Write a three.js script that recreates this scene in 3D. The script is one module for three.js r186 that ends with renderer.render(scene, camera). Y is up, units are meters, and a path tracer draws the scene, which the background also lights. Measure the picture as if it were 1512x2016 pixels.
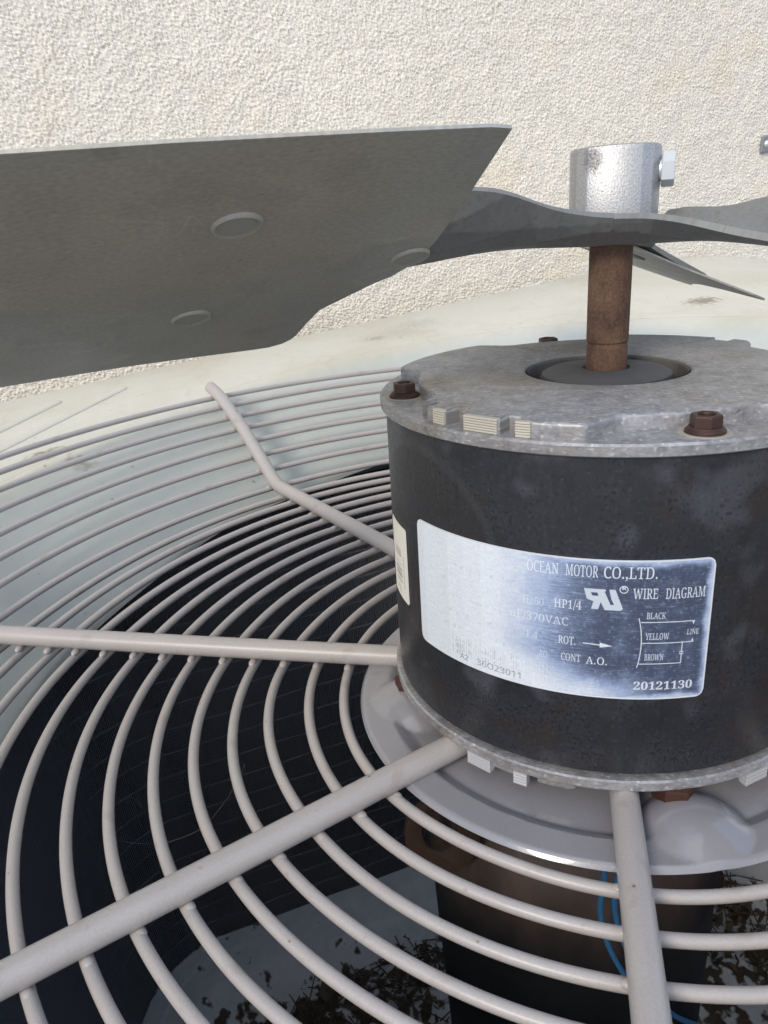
import * as THREE from 'three';
import { mergeGeometries, mergeVertices, toCreasedNormals } from 'three/addons/utils/BufferGeometryUtils.js';
import { RoundedBoxGeometry } from 'three/addons/geometries/RoundedBoxGeometry.js';

// ---------------------------------------------------------------- camera, sky, sun, exposure
const scene = new THREE.Scene();
const camera = new THREE.PerspectiveCamera(67.75, 0.75, 0.01, 200);
camera.position.set(-0.17139, 0.15435, 0.19616);
camera.quaternion.setFromRotationMatrix(new THREE.Matrix4().set(
  0.943464, 0.236268, -0.232492, 0,
  -0.107966, 0.882178, 0.458372, 0,
  0.313398, -0.407356, 0.857813, 0,
  0, 0, 0, 1));
camera.focus = 0.26; camera.userData.fStop = 75;
const renderer = new THREE.WebGLRenderer({ antialias: true });
renderer.toneMapping = THREE.LinearToneMapping;
renderer.toneMappingExposure = 1.04;
renderer.shadowMap.enabled = true;

const SW = 512, SH = 256, skyData = new Float32Array(SW * SH * 4);
{
  const h3 = (x, y, z) => { let h = (x * 374761393 + y * 668265263 + z * 1274126177) | 0; h = Math.imul(h ^ (h >>> 13), 1103515245); h ^= h >>> 16; return (h >>> 0) / 4294967296; };
  const v3 = (x, y, z) => { const a = Math.floor(x), b = Math.floor(y), c = Math.floor(z), f = (t) => t * t * (3 - 2 * t), u = f(x - a), v = f(y - b), w = f(z - c), L = (p, q, t) => p + (q - p) * t; return L(L(L(h3(a, b, c), h3(a + 1, b, c), u), L(h3(a, b + 1, c), h3(a + 1, b + 1, c), u), v), L(L(h3(a, b, c + 1), h3(a + 1, b, c + 1), u), L(h3(a, b + 1, c + 1), h3(a + 1, b + 1, c + 1), u), v), w); };
  for (let j = 0; j < SH; j++) for (let i = 0; i < SW; i++) {
    const el = ((j + 0.5) / SH - 0.5) * Math.PI, az = (i / SW) * Math.PI * 2, y = Math.sin(el), x = Math.cos(el) * Math.cos(az), z = Math.cos(el) * Math.sin(az), o = (j * SW + i) * 4;
    const d = 1 / (0.35 + Math.max(0, y)); let n = 0, w = 1, t = 0; for (let k = 0, f = 1.7; k < 5; k++, f *= 2.1, w *= 0.5) { n += w * v3(x * d * f + 11, y * f + 5, z * d * f + 3); t += w; }
    let c = (n / t - 0.47) / 0.10; c = Math.min(1, Math.max(0, c)); c = c * c * (3 - 2 * c);          // bright broken cloud over blue
    const hz = Math.exp(-Math.max(0, y) * 4), S = [0.40 + 0.32 * hz, 0.60 + 0.24 * hz, 0.98 + 0.06 * hz], C = [1.20, 1.24, 1.34];
    for (let k = 0; k < 3; k++) skyData[o + k] = el > 0 ? S[k] + (C[k] - S[k]) * c : [0.30, 0.29, 0.27][k];
    skyData[o + 3] = 1;
  }
}
const skyTex = new THREE.DataTexture(skyData, SW, SH, THREE.RGBAFormat, THREE.FloatType);
skyTex.mapping = THREE.EquirectangularReflectionMapping; skyTex.magFilter = THREE.LinearFilter; skyTex.needsUpdate = true;
scene.background = skyTex; scene.environment = skyTex;

const sun = new THREE.DirectionalLight(new THREE.Color(1, 0.895, 0.77), 2.0);
sun.position.set(-2.7, 2.7, 2.1); sun.target.position.set(0, 0, -0.2);
sun.castShadow = true; sun.shadow.radius = 32; sun.shadow.mapSize.set(2048, 2048);
Object.assign(sun.shadow.camera, { left: -1.2, right: 1.2, top: 1.2, bottom: -1.2, near: 0.5, far: 10 });
scene.add(sun, sun.target);

// ---------------------------------------------------------------- helpers
let seed = 20121;
const rnd = () => { seed = (seed * 1664525 + 1013904223) >>> 0; return seed / 4294967296; };
const PI = Math.PI, rad = (d) => d * PI / 180, mix = (a, b, t) => a + (b - a) * t;
const clamp = (x, a = 0, b = 1) => Math.min(b, Math.max(a, x));
const smooth = (a, b, x) => { const t = clamp((x - a) / (b - a)); return t * t * (3 - 2 * t); };
const V = (x, y, z) => new THREE.Vector3(x, y, z);
const hash = (x, y, s) => { let h = (x * 374761393 + y * 668265263 + s * 1442695041) | 0; h = Math.imul(h ^ (h >>> 13), 1274126177); h ^= h >>> 16; return (h >>> 0) / 4294967296; };
function pn(x, y, per, s = 0) {                 // periodic gradient noise, about -1..1
  const xi = Math.floor(x), yi = Math.floor(y), fx = x - xi, fy = y - yi;
  const m = (a) => ((a % per) + per) % per;
  const g = (ix, iy, dx, dy) => { const a = hash(m(ix), m(iy), s) * 6.2831853; return Math.cos(a) * dx + Math.sin(a) * dy; };
  const u = fx * fx * fx * (fx * (fx * 6 - 15) + 10), v = fy * fy * fy * (fy * (fy * 6 - 15) + 10);
  return 1.5 * mix(mix(g(xi, yi, fx, fy), g(xi + 1, yi, fx - 1, fy), u), mix(g(xi, yi + 1, fx, fy - 1), g(xi + 1, yi + 1, fx - 1, fy - 1), u), v);
}
const fbm = (u, v, f, n = 4, s = 0) => { let a = 0, w = 1, t = 0; for (let i = 0; i < n; i++) { a += w * pn(u * f, v * f, f, s + i); t += w; w *= 0.55; f *= 2; } return a / t; };
const names = {};
const numbered = (n) => { const k = names[n] = (names[n] ?? -1) + 1; return k ? `${n}_${String(k).padStart(3, '0')}` : n; };
function tag(o, label, category, group, kind) { Object.assign(o.userData, { label, category }); if (group) o.userData.group = group; if (kind) o.userData.kind = kind; return o; }
function part(name, geo, mat, parent, label) {
  const m = new THREE.Mesh(Array.isArray(geo) ? mergeGeometries(geo.map(flat), false) : geo, mat);
  m.name = name; m.castShadow = m.receiveShadow = true; if (label) m.userData.label = label;
  parent.add(m); return m;
}
const flat = (g) => { const h = g.index ? g.toNonIndexed() : g; for (const k of Object.keys(h.attributes)) if (!['position', 'normal', 'uv'].includes(k)) h.deleteAttribute(k); return h; };
function tex(w, h, fn, srgb = true) {           // colour in linear 0..1 from fn(u, v)
  const d = new Uint8Array(w * h * 4);
  const enc = (c) => { c = clamp(c); return srgb ? (c < 0.0031308 ? 12.92 * c : 1.055 * c ** (1 / 2.4) - 0.055) : c; };
  for (let j = 0; j < h; j++) for (let i = 0; i < w; i++) {
    const c = fn((i + 0.5) / w, (j + 0.5) / h), o = (j * w + i) * 4, a = Array.isArray(c) ? c : [c, c, c];
    d[o] = enc(a[0]) * 255; d[o + 1] = enc(a[1]) * 255; d[o + 2] = enc(a[2]) * 255; d[o + 3] = 255;
  }
  const t = new THREE.DataTexture(d, w, h); t.magFilter = THREE.LinearFilter; t.minFilter = THREE.LinearMipmapLinearFilter;
  t.wrapS = t.wrapT = THREE.RepeatWrapping; if (srgb) t.colorSpace = THREE.SRGBColorSpace; t.needsUpdate = true; return t;
}
const rep = (t, x, y = x) => { const c = t.clone(); c.repeat.set(x, y); c.needsUpdate = true; return c; };
const std = (o) => new THREE.MeshStandardMaterial({ side: THREE.DoubleSide, ...o });
const phys = (o) => new THREE.MeshPhysicalMaterial({ side: THREE.DoubleSide, ...o });
function scaleUV(g, a, b) { const u = g.attributes.uv; for (let i = 0; i < u.count; i++) u.setXY(i, u.getX(i) * a, u.getY(i) * b); return g; }
function gridMesh(nu, nv, f, uvf) {             // sheet from f(u, v) -> [x, y, z]
  const p = new Float32Array((nu + 1) * (nv + 1) * 3), uv = new Float32Array((nu + 1) * (nv + 1) * 2), idx = new Uint32Array(nu * nv * 6);
  for (let j = 0, k = 0; j <= nv; j++) for (let i = 0; i <= nu; i++, k++) {
    const q = f(i / nu, j / nv), w = uvf ? uvf(q, i / nu, j / nv) : [q[0], q[2]];
    p.set(q, k * 3); uv[k * 2] = w[0]; uv[k * 2 + 1] = w[1];
  }
  for (let j = 0, k = 0; j < nv; j++) for (let i = 0; i < nu; i++) { const a = j * (nu + 1) + i, b = a + nu + 1; idx[k++] = a; idx[k++] = a + 1; idx[k++] = b; idx[k++] = b; idx[k++] = a + 1; idx[k++] = b + 1; }
  const g = new THREE.BufferGeometry(); g.setAttribute('position', new THREE.BufferAttribute(p, 3)); g.setAttribute('uv', new THREE.BufferAttribute(uv, 2)); g.setIndex(new THREE.BufferAttribute(idx, 1)); g.computeVertexNormals(); return g;
}
function thick(top, t) {                        // closed sheet: copy of the grid, pushed along its normals, plus side walls
  const g = top.clone(), P = top.attributes.position, N = top.attributes.normal, n = P.count, pos = [], uv = [], idx = [];
  for (let s = 0; s < 2; s++) for (let i = 0; i < n; i++) { const d = s ? -t : 0; pos.push(P.getX(i) + N.getX(i) * d, P.getY(i) + N.getY(i) * d, P.getZ(i) + N.getZ(i) * d); uv.push(top.attributes.uv.getX(i), top.attributes.uv.getY(i)); }
  const I = top.index.array, edges = new Map();
  for (let i = 0; i < I.length; i += 3) {
    idx.push(I[i], I[i + 1], I[i + 2], n + I[i], n + I[i + 2], n + I[i + 1]);
    for (let k = 0; k < 3; k++) { const a = I[i + k], b = I[i + (k + 1) % 3], key = a < b ? a + '_' + b : b + '_' + a; edges.has(key) ? edges.delete(key) : edges.set(key, [a, b]); }
  }
  for (const [a, b] of edges.values()) idx.push(b, a, n + a, b, n + a, n + b);
  g.setAttribute('position', new THREE.Float32BufferAttribute(pos, 3)); g.setAttribute('uv', new THREE.Float32BufferAttribute(uv, 2)); g.setIndex(idx); g.deleteAttribute('normal');
  return toCreasedNormals(g.toNonIndexed(), rad(40));
}
const lathe = (pts, seg = 96) => new THREE.LatheGeometry(pts.map((p) => new THREE.Vector2(p[0], p[1])), seg);
const creased = (g, d = 35) => toCreasedNormals(g.index ? g.toNonIndexed() : g, rad(d));

// The lifted fan assembly (motor, guard, fan) leans a little against the unit: its own axes, M, inside the world.
const MB = new THREE.Matrix4().set(
  0.8339344, 0.07907225, -0.54616938, 0,
  -0.01592223, 0.9927173, 0.11941038, 0,
  0.55163384, -0.0908842, 0.82912012, 0,
  0, 0, 0, 1);
const MQ = new THREE.Quaternion().setFromRotationMatrix(MB), MO = V(-0.04119742, 0.07041034, -0.00308799);
function leaning(name, y) {                     // a Group at height y on the motor's axis; children are written in M and shifted by -y
  const g = new THREE.Group(); g.name = name; g.quaternion.copy(MQ); g.position.copy(V(0, y, 0).applyQuaternion(MQ).add(MO)); scene.add(g); g.userData.y = y; return g;
}
const mpart = (name, geo, mat, g, label) => { const m = part(name, geo, mat, g, label); m.position.y -= g.userData.y; return m; };

// ---------------------------------------------------------------- surface textures
const paintTex = tex(512, 512, (u, v) => {
  const n = fbm(u, v, 6, 4, 3), f = pn(u * 150, v * 150, 150, 9), st = smooth(0.32, 0.55, fbm(u, v, 9, 3, 40)) * 0.16;
  const crack = smooth(0.022, 0.0, Math.abs(fbm(u, v, 13, 3, 70))) * smooth(0.2, 0.42, fbm(u, v, 9, 2, 77)) * 0.22;
  const chip = smooth(0.80, 0.93, pn(u * 44, v * 44, 44, 79)) * smooth(0.1, 0.4, fbm(u, v, 7, 2, 81)), sc = smooth(0.75, 0.95, pn(u * 20, v * 200, 200, 83)) * 0.12;
  const k = (1 + 0.06 * n + 0.06 * f - st * 0.6 - crack - sc) * (1 - 0.6 * chip);
  return [0.425 * k, 0.396 * k * (1 - st * 0.2) * (1 - 0.25 * chip), 0.378 * k * (1 - st * 0.5) * (1 - 0.4 * chip)];
});
const grainTex = tex(512, 512, (u, v) => 0.5 + 0.3 * pn(u * 90, v * 90, 90, 5) + 0.2 * pn(u * 220, v * 220, 220, 6), false);
const guardPaint = phys({ map: rep(paintTex, 9), roughness: 0.42, bumpMap: rep(grainTex, 9), bumpScale: 0.00006, clearcoat: 0.25, clearcoatRoughness: 0.3 });
const glossPaint = phys({ color: new THREE.Color(0.265, 0.262, 0.282), roughness: 0.34, roughnessMap: rep(tex(256, 256, (u, v) => 0.8 + 0.25 * fbm(u, v, 8, 4, 87), false), 6), bumpMap: rep(grainTex, 9), bumpScale: 0.00003, ior: 1.5, clearcoat: 0.7, clearcoatRoughness: 0.035 });

const bellTex = tex(1024, 1024, (u, v) => {
  const z = (v > 0.5 ? v - 1 : v) / 6.5, a = fbm(u, v, 26, 4, 11), b = fbm(u, v, 5, 3, 17), f = pn(u * 130, v * 200, 650, 23), sp = smooth(0.35, 0.75, pn(u * 100, v * 190, 1900, 29)), m = pn(u * 50, v * 80, 400, 31);
  const k = 0.36 + 0.14 * a + 0.07 * f + 0.22 * sp + 0.07 * m;
  const dirt = clamp(smooth(0.05, 0.55, b + 0.35 * a) * 0.7 + smooth(0.02, -0.05, z) * 0.55 * (0.7 + a));
  return [k * mix(1, 0.66, dirt), k * mix(1, 0.59, dirt), k * mix(1.03, 0.50, dirt)];
});
const bellRough = tex(512, 512, (u, v) => 0.50 + 0.16 * fbm(u, v, 20, 4, 31), false);
const castMetal = std({ map: rep(bellTex, 6.5), metalness: 0.45, roughness: 1, roughnessMap: rep(bellRough, 6.5), bumpMap: rep(bellRough, 13), bumpScale: 0.0006 });

const shellTex = tex(1536, 512, (u, v) => {
  const c = fbm(u * 4, v, 8, 4, 41), b = fbm(u * 4, v, 5, 3, 43), s = pn(u * 240, v * 6, 240, 47), f = pn(u * 360, v * 90, 720, 53);
  let k = 0.030 + 0.014 * c + 0.006 * s * s; let r = k * 0.90, g = k * 0.97, bl = k * 1.16;
  const az = u > 0.5 ? u - 1 : u, dA = Math.hypot((az * 360 + 47) * 0.0012, (v - 0.62) * 0.0925) + 0.0012 * c, arc = smooth(0.0305, 0.0285, dA);
  const br = Math.max(smooth(0.1, 0.5, b) * 0.7, arc * 0.45); r = mix(r, 0.034, br); g = mix(g, 0.028, br); bl = mix(bl, 0.027, br);
  const bu = smooth(0.1, 0.45, fbm(u * 4, v, 5, 3, 61) + 0.25 * c) * (1 - arc); r = mix(r, 0.068, bu * 0.8); g = mix(g, 0.073, bu * 0.8); bl = mix(bl, 0.086, bu * 0.8);
  const dk = smooth(0.15, 0.6, pn(u * 620, v * 84, 1240, 67) * 0.7 + 0.6 * c + 0.3 * f); r *= 1 - 0.5 * dk; g *= 1 - 0.5 * dk; bl *= 1 - 0.47 * dk;
  const lt = smooth(0.3, 0.8, pn(u * 420, v * 80, 840, 69)) * 0.014; r += lt; g += lt; bl += lt;
  const sp = smooth(0.78, 1.0, f); r += 0.10 * sp; g += 0.06 * sp; bl += 0.045 * sp;
  const ring = smooth(0.0022, 0, Math.abs(dA - 0.0302)) * 0.012; r += ring; g += ring; bl += ring;
  const bw = smooth(0.05, 0.13, az) * smooth(-0.3, 0.3, fbm(u * 4, v, 6, 3, 93)) * 0.6; r = mix(r, 0.046, bw); g = mix(g, 0.034, bw); bl = mix(bl, 0.030, bw);
  const drip = smooth(0.45, 0.85, pn(u * 170, v * 3, 170, 91)) * 0.5 * smooth(0.55, 0.8, Math.abs(az) * 8); r *= 1 - drip * 0.5; g *= 1 - drip * 0.6; bl *= 1 - drip * 0.6;
  return [r, g, bl];
});
const shellRough = tex(1024, 256, (u, v) => 0.38 + 0.13 * fbm(u * 4, v, 6, 4, 83) + 0.05 * pn(u * 400, v * 60, 400, 85), false);
const shellMat = std({ map: shellTex, roughness: 1, roughnessMap: shellRough, metalness: 0.15, bumpMap: shellRough, bumpScale: 0.0004 });

const rustTex = tex(512, 512, (u, v) => { const n = fbm(u, v, 5, 5, 101), m = fbm(u, v, 48, 3, 107); return [0.125 + 0.10 * n + 0.06 * m, 0.072 + 0.055 * n + 0.04 * m, 0.048 + 0.032 * n + 0.03 * m]; });
const rustMat = std({ map: rustTex, roughness: 0.85, metalness: 0.1, bumpMap: rustTex, bumpScale: 0.0008 });
const boltTex = tex(128, 128, (u, v) => { const n = fbm(u, v, 6, 4, 111); return [0.070 + 0.05 * n, 0.038 + 0.022 * n, 0.030 + 0.016 * n]; });
const boltMat = std({ map: boltTex, roughness: 0.5, metalness: 0.4, bumpMap: boltTex, bumpScale: 0.0002 });
const nutMat = std({ map: boltTex, color: 0xffe6d0, roughness: 0.6, metalness: 0.25 });

const zincTex = tex(512, 512, (u, v) => { const n = fbm(u, v, 60, 3, 121), p = smooth(0.2, 0.8, pn(u * 85, v * 85, 85, 127)); const k = 0.42 + 0.13 * n - 0.11 * p - 0.24 * smooth(0.10, 0.03, Math.hypot((u - 0.85) * 1, (v - 0.70) * 0.8) + 0.02 * n); return [k, k * 1.005, k * 1.01]; });
const zincMat = std({ map: zincTex, metalness: 0.7, roughness: 0.46, bumpMap: zincTex, bumpScale: 0.0002 });
const boltZinc = std({ color: new THREE.Color(0.78, 0.82, 0.82), metalness: 0.6, roughness: 0.35 });

const aluTex = tex(1024, 1024, (u, v) => {
  const n = fbm(u, v, 7, 4, 131), st = pn(u * 60, v * 400, 1200, 137), f = pn(u * 190, v * 330, 6270, 139), sp = smooth(0.72, 0.95, pn(u * 260, v * 300, 3900, 149));
  const scr = smooth(0.010, 0, Math.abs(fbm(u * 2, v, 7, 2, 167))) * smooth(0.15, 0.4, pn(u * 9, v * 9, 9, 169)), tide = smooth(0.035, 0, Math.abs(fbm(u, v, 4, 3, 175) - 0.12)) * smooth(-0.1, 0.3, fbm(u, v, 6, 2, 177)), pit = smooth(0.72, 0.9, pn(u * 120, v * 150, 3000, 178));
  const k = 0.43 + 0.08 * scr + 0.045 * tide - 0.10 * pit + 0.06 * n + 0.025 * st + 0.06 * f + 0.18 * sp - 0.05 * smooth(0.1, 0.5, fbm(u, v, 11, 3, 159)), w = smooth(0.0, 0.4, fbm(u, v, 3, 3, 151));
  return [k * mix(1.09, 1.18, w), k * mix(1.07, 1.08, w), k * mix(0.95, 0.88, w)];
});
const aluRough = tex(256, 256, (u, v) => 0.48 + 0.12 * fbm(u, v, 10, 4, 157), false);
const bladeMat = std({ map: rep(aluTex, 4), metalness: 0.45, roughness: 1, roughnessMap: rep(aluRough, 6), bumpMap: rep(aluTex, 6), bumpScale: 0.00015 });
const spiderTex = tex(512, 512, (u, v) => { const n = fbm(u, v, 8, 4, 161), m = fbm(u, v, 40, 3, 163), d = smooth(0.1, 0.5, m + n * 0.5); const k = 0.26 + 0.05 * n + 0.05 * m; return [k * mix(1, 0.8, d), k * mix(1.01, 0.77, d), k * mix(0.98, 0.70, d)]; });
const spiderMat = std({ map: rep(spiderTex, 12), metalness: 0.5, roughness: 0.6, bumpMap: rep(spiderTex, 12), bumpScale: 0.0003 });

// ---------------------------------------------------------------- building wall and ground
const WZ = -0.60, YAW = 0.1165;           // the wall and the cabinet's panel stand a little askew to the coil
const wallTex = tex(1024, 1024, (u, v) => {
  const n = fbm(u, v, 3, 4, 171), m = fbm(u, v, 24, 3, 173), w = smooth(0.15, 0.5, fbm(u, v, 9, 3, 179)), g = pn(u * 330, v * 330, 330, 185), h = smooth(0.55, 0.85, pn(u * 210, v * 210, 210, 187)), k = 0.865 + 0.06 * n + 0.04 * m + 0.05 * g - 0.16 * h;
  return [k * 0.985, k * mix(0.935, 0.90, w), k * mix(0.825, 0.755, w)];
});
const stuccoBump = tex(1024, 1024, (u, v) => clamp(Math.sqrt(Math.abs(pn(u * 180, v * 180, 180, 181))) * 0.7 + 0.3 * Math.abs(pn(u * 350, v * 350, 350, 183))), false);
const wallMat = std({ map: rep(wallTex, 1), roughness: 0.92 });
const wallFar = std({ map: rep(wallTex, 1), roughness: 0.92, bumpMap: rep(stuccoBump, 1.2), bumpScale: 0.003 });
{
  const X0 = -0.31, X1 = 0.78, Y0 = -0.15, Y1 = 0.31, st = 0.00088, nx = Math.round((X1 - X0) / st), ny = Math.round((Y1 - Y0) / st);
  const near = gridMesh(nx, ny, (u, v) => {
    const x = mix(X0, X1, u), y = mix(Y0, Y1, v), wx = x + 0.0008 * pn(x * 420, y * 420, 4096, 201), wy = y + 0.0008 * pn(x * 420, y * 420, 4096, 203);
    const a = Math.abs(pn(wx * 490, wy * 525, 8192, 191)), b = Math.abs(pn(wx * 760, wy * 800, 8192, 193)), c = pn(x * 60, y * 60, 4096, 197);
    return [x, y, 0.0003 + (0.0019 + 0.0003 * c) * Math.pow(clamp(a * 1.7), 0.6) + 0.0010 * Math.sqrt(b) + 0.0003 * c];
  }, (q) => [q[0], q[1]]);
  const wall = new THREE.Group(); wall.name = 'stucco_wall'; wall.position.set(WZ * Math.sin(YAW), 0, WZ * Math.cos(YAW)); wall.rotation.y = YAW; scene.add(wall);
  tag(wall, 'rough cream stucco house wall standing behind the air conditioner', 'wall');
  part('stucco_coat', near, wallMat, wall);
  const box = new THREE.BoxGeometry(5, 3.4, 0.2); box.translate(0.2, 1.05, -0.1);
  const u = box.attributes.uv, p = box.attributes.position; for (let i = 0; i < u.count; i++) u.setXY(i, p.getX(i), p.getY(i));
  part('wall_body', box, wallFar, wall);
}
{
  const g = new THREE.CircleGeometry(60, 64); g.rotateX(-PI / 2); scaleUV(g, 120, 120);
  const gt = tex(512, 512, (u, v) => { const k = 0.24 + 0.06 * fbm(u, v, 16, 5, 211); return [k, k * 0.97, k * 0.91]; });
  const m = part('ground', g, std({ map: gt, roughness: 0.95 }), scene); m.position.y = -0.66; tag(m, 'plain concrete ground the unit stands on', 'ground', null, 'structure');
}
{
  const BX = 0.704, BY = 0.0705, b = new THREE.Group(); b.name = 'wall_bracket'; b.position.set(BX * Math.cos(YAW) + (WZ + 0.004) * Math.sin(YAW), BY, -BX * Math.sin(YAW) + (WZ + 0.004) * Math.cos(YAW)); b.rotation.y = YAW; scene.add(b);
  tag(b, 'small grey metal strap screwed to the stucco wall at the right edge', 'bracket');
  part('strap', new RoundedBoxGeometry(0.034, 0.0205, 0.004, 3, 0.0018), std({ color: 0x9a9c9c, metalness: 0.6, roughness: 0.5 }), b);
  const s = lathe([[0, 0.0032], [0.0028, 0.0026], [0.0042, 0.001], [0.0044, 0]], 24); s.rotateX(PI / 2); s.translate(-0.009, 0, 0.002);
  part('screw_head', s, boltZinc, b);
}

// ---------------------------------------------------------------- condenser unit
const unit = new THREE.Group(); unit.name = 'condenser_unit'; unit.position.set(0, -0.65, 0); scene.add(unit);
tag(unit, 'cream sheet metal air conditioner cabinet with open round top beside the wall', 'air conditioner');
const PY = -0.008;                                                  // height of the top panel
const upart = (n, g, m, par = unit, label) => { const o = part(n, g, m, par, label); if (par === unit) o.position.y += 0.65; return o; };
const PS = 1.0;                                                     // the panel texture covers 1 m, centred on the opening
const stains = [[0.003, -0.408, 0.010, 0.5], [0.262, -0.330, 0.016, 1], [-0.250, -0.289, 0.013, 1], [-0.231, -0.274, 0.008, 0.8], [0.33, -0.42, 0.006, 0.5], [0.05, -0.43, 0.02, 0.25], [0.02, -0.412, 0.03, 0.2], [-0.29, -0.27, 0.004, 0.8]];
const panelTex = tex(2048, 2048, (u, v) => {
  const x = (u - 0.5) * PS, z = (v - 0.5) * PS, r = Math.hypot(x, z);
  const n = fbm(u, v, 5, 4, 221), f = fbm(u, v, 120, 3, 223);
  let k = 0.60 + 0.02 * n + 0.025 * f, rr = k * 0.985, gg = k * 0.99, bb = k * 0.90;
  const unshaded = smooth(0.350, 0.372, r + 0.004 * n); rr *= mix(0.83, 1.04, unshaded); gg *= mix(0.875, 1.01, unshaded); bb *= mix(0.90, 0.955, unshaded);   // shade inside the bowl painted into the colour; flat top tinted warmer
  const grime = smooth(0.345, 0.365, r) * smooth(-0.25, 0.45, fbm(u, v, 9, 4, 227)) * 0.14; rr *= 1 - grime * 0.7; gg *= 1 - grime * 0.85; bb *= 1 - grime * 1.2;
  for (const [sx, sz, R, a] of stains) {
    const d = Math.hypot((x - sx), (z - sz) * 1.25) / R; if (d > 1.6) continue;
    const e = a * smooth(1.25, 0.2, d + 0.55 * pn(u * 260, v * 260, 260, 229)); rr = mix(rr, 0.16, e * 0.75); gg = mix(gg, 0.135, e * 0.78); bb = mix(bb, 0.10, e * 0.8);
  }
  const tide = smooth(0.03, 0, Math.abs(fbm(u, v, 7, 4, 235) - 0.08)) * 0.07 * smooth(0.33, 0.38, r); rr *= 1 - tide * 0.6; gg *= 1 - tide * 0.75; bb *= 1 - tide;
  const fleck = Math.max(smooth(0.83, 0.97, pn(u * 330, v * 330, 330, 233)), smooth(0.78, 0.9, pn(u * 210, v * 210, 210, 239)) * 0.9); rr *= 1 - 0.4 * fleck; gg *= 1 - 0.45 * fleck; bb *= 1 - 0.5 * fleck;
  return [rr, gg, bb];
});
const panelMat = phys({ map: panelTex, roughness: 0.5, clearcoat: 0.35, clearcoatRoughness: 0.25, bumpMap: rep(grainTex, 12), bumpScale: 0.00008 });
const panelUV = (g) => { const p = g.attributes.position, u = new Float32Array(p.count * 2); for (let i = 0; i < p.count; i++) { u[2 * i] = p.getX(i) / PS + 0.5; u[2 * i + 1] = p.getZ(i) / PS + 0.5; } g.setAttribute('uv', new THREE.BufferAttribute(u, 2)); return g; };
function roundedRect(x0, x1, y0, y1, r, s = new THREE.Shape()) {
  s.moveTo(x0 + r, y0); s.lineTo(x1 - r, y0); s.absarc(x1 - r, y0 + r, r, -PI / 2, 0); s.lineTo(x1, y1 - r); s.absarc(x1 - r, y1 - r, r, 0, PI / 2);
  s.lineTo(x0 + r, y1); s.absarc(x0 + r, y1 - r, r, PI / 2, PI); s.lineTo(x0, y0 + r); s.absarc(x0 + r, y0 + r, r, PI, 1.5 * PI); return s;
}
{
  // outline of the cabinet: a rounded rectangle turned by YAW; shape plane (x, -z)
  const outlineAt = (o, target) => { const r = roundedRect(-0.45 + o, 0.452 - o, -0.45 + o, 0.465 - o, 0.085 - o), c = Math.cos(YAW), q = Math.sin(YAW), pts = r.getPoints(20).map((p) => new THREE.Vector2(p.x * c - p.y * q, p.x * q + p.y * c)); return target ? new THREE.Path(pts) : new THREE.Shape(pts); };
  const s = outlineAt(0), h = new THREE.Path(); h.absarc(0, 0, 0.374, 0, 2 * PI, true); s.holes.push(h);
  const g = new THREE.ExtrudeGeometry(s, { depth: 0.001, bevelEnabled: true, bevelThickness: 0.0015, bevelSize: 0.0015, bevelOffset: -0.0015, bevelSegments: 3, curveSegments: 96 });
  g.rotateX(-PI / 2); g.translate(0, PY - 0.0025, 0);
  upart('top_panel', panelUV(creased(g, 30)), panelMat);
  const ring = (o, d, r) => { const a = outlineAt(o); a.holes.push(outlineAt(o + d, true)); const e = new THREE.ExtrudeGeometry(a, { depth: r, bevelEnabled: false }); e.rotateX(-PI / 2); return e; };
  const rim = ring(0.0012, 0.002, 0.03); rim.translate(0, PY - 0.033, 0); upart('panel_rim', panelUV(rim), panelMat);
  const cab = ring(0.006, 0.0025, 0.60); cab.translate(0, PY - 0.6345, 0); upart('cabinet_wall', panelUV(cab), panelMat);
  const lipProfile = [[0.3755, -0.0008], [0.3715, 0.0003], [0.367, -0.0003], [0.3615, -0.0025], [0.355, -0.0065], [0.348, -0.0105], [0.335, -0.0172], [0.318, -0.0268], [0.303, -0.0365], [0.2940, -0.0445], [0.2895, -0.0490], [0.2868, -0.0525], [0.2860, -0.0560]];
  const dense = new THREE.SplineCurve(lipProfile.map((p) => new THREE.Vector2(...p))).getPoints(60).map((p) => [p.x, p.y + PY]);
  const o = lathe(dense, 200); const P = o.attributes.position;
  for (let i = 0; i < P.count; i++) { const a = Math.atan2(P.getX(i), P.getZ(i)), y = P.getY(i), w = smooth(PY, PY - 0.02, y) * 0.0014; const k = 1 + w / 0.3 * (Math.sin(a * 7 + 1) * 0.5 + Math.sin(a * 13 + 40 * y)); P.setX(i, P.getX(i) * k); P.setZ(i, P.getZ(i) * k); }
  o.computeVertexNormals();
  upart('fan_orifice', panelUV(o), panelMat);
  // pressed ribs by the corner of the panel
  for (const [ax, az, bx, bz] of [[-0.2505, -0.4, -0.352, -0.277], [-0.203, -0.403, -0.338, -0.25]]) {
    const c = new THREE.CapsuleGeometry(0.0042, Math.hypot(bx - ax, bz - az), 6, 14); c.rotateZ(PI / 2); c.scale(1, 0.42, 1); c.rotateY(-Math.atan2(bz - az, bx - ax)); c.translate((ax + bx) / 2, PY + 0.0002, (az + bz) / 2);
    upart('pressed_rib', panelUV(c), panelMat);
  }
}
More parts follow.
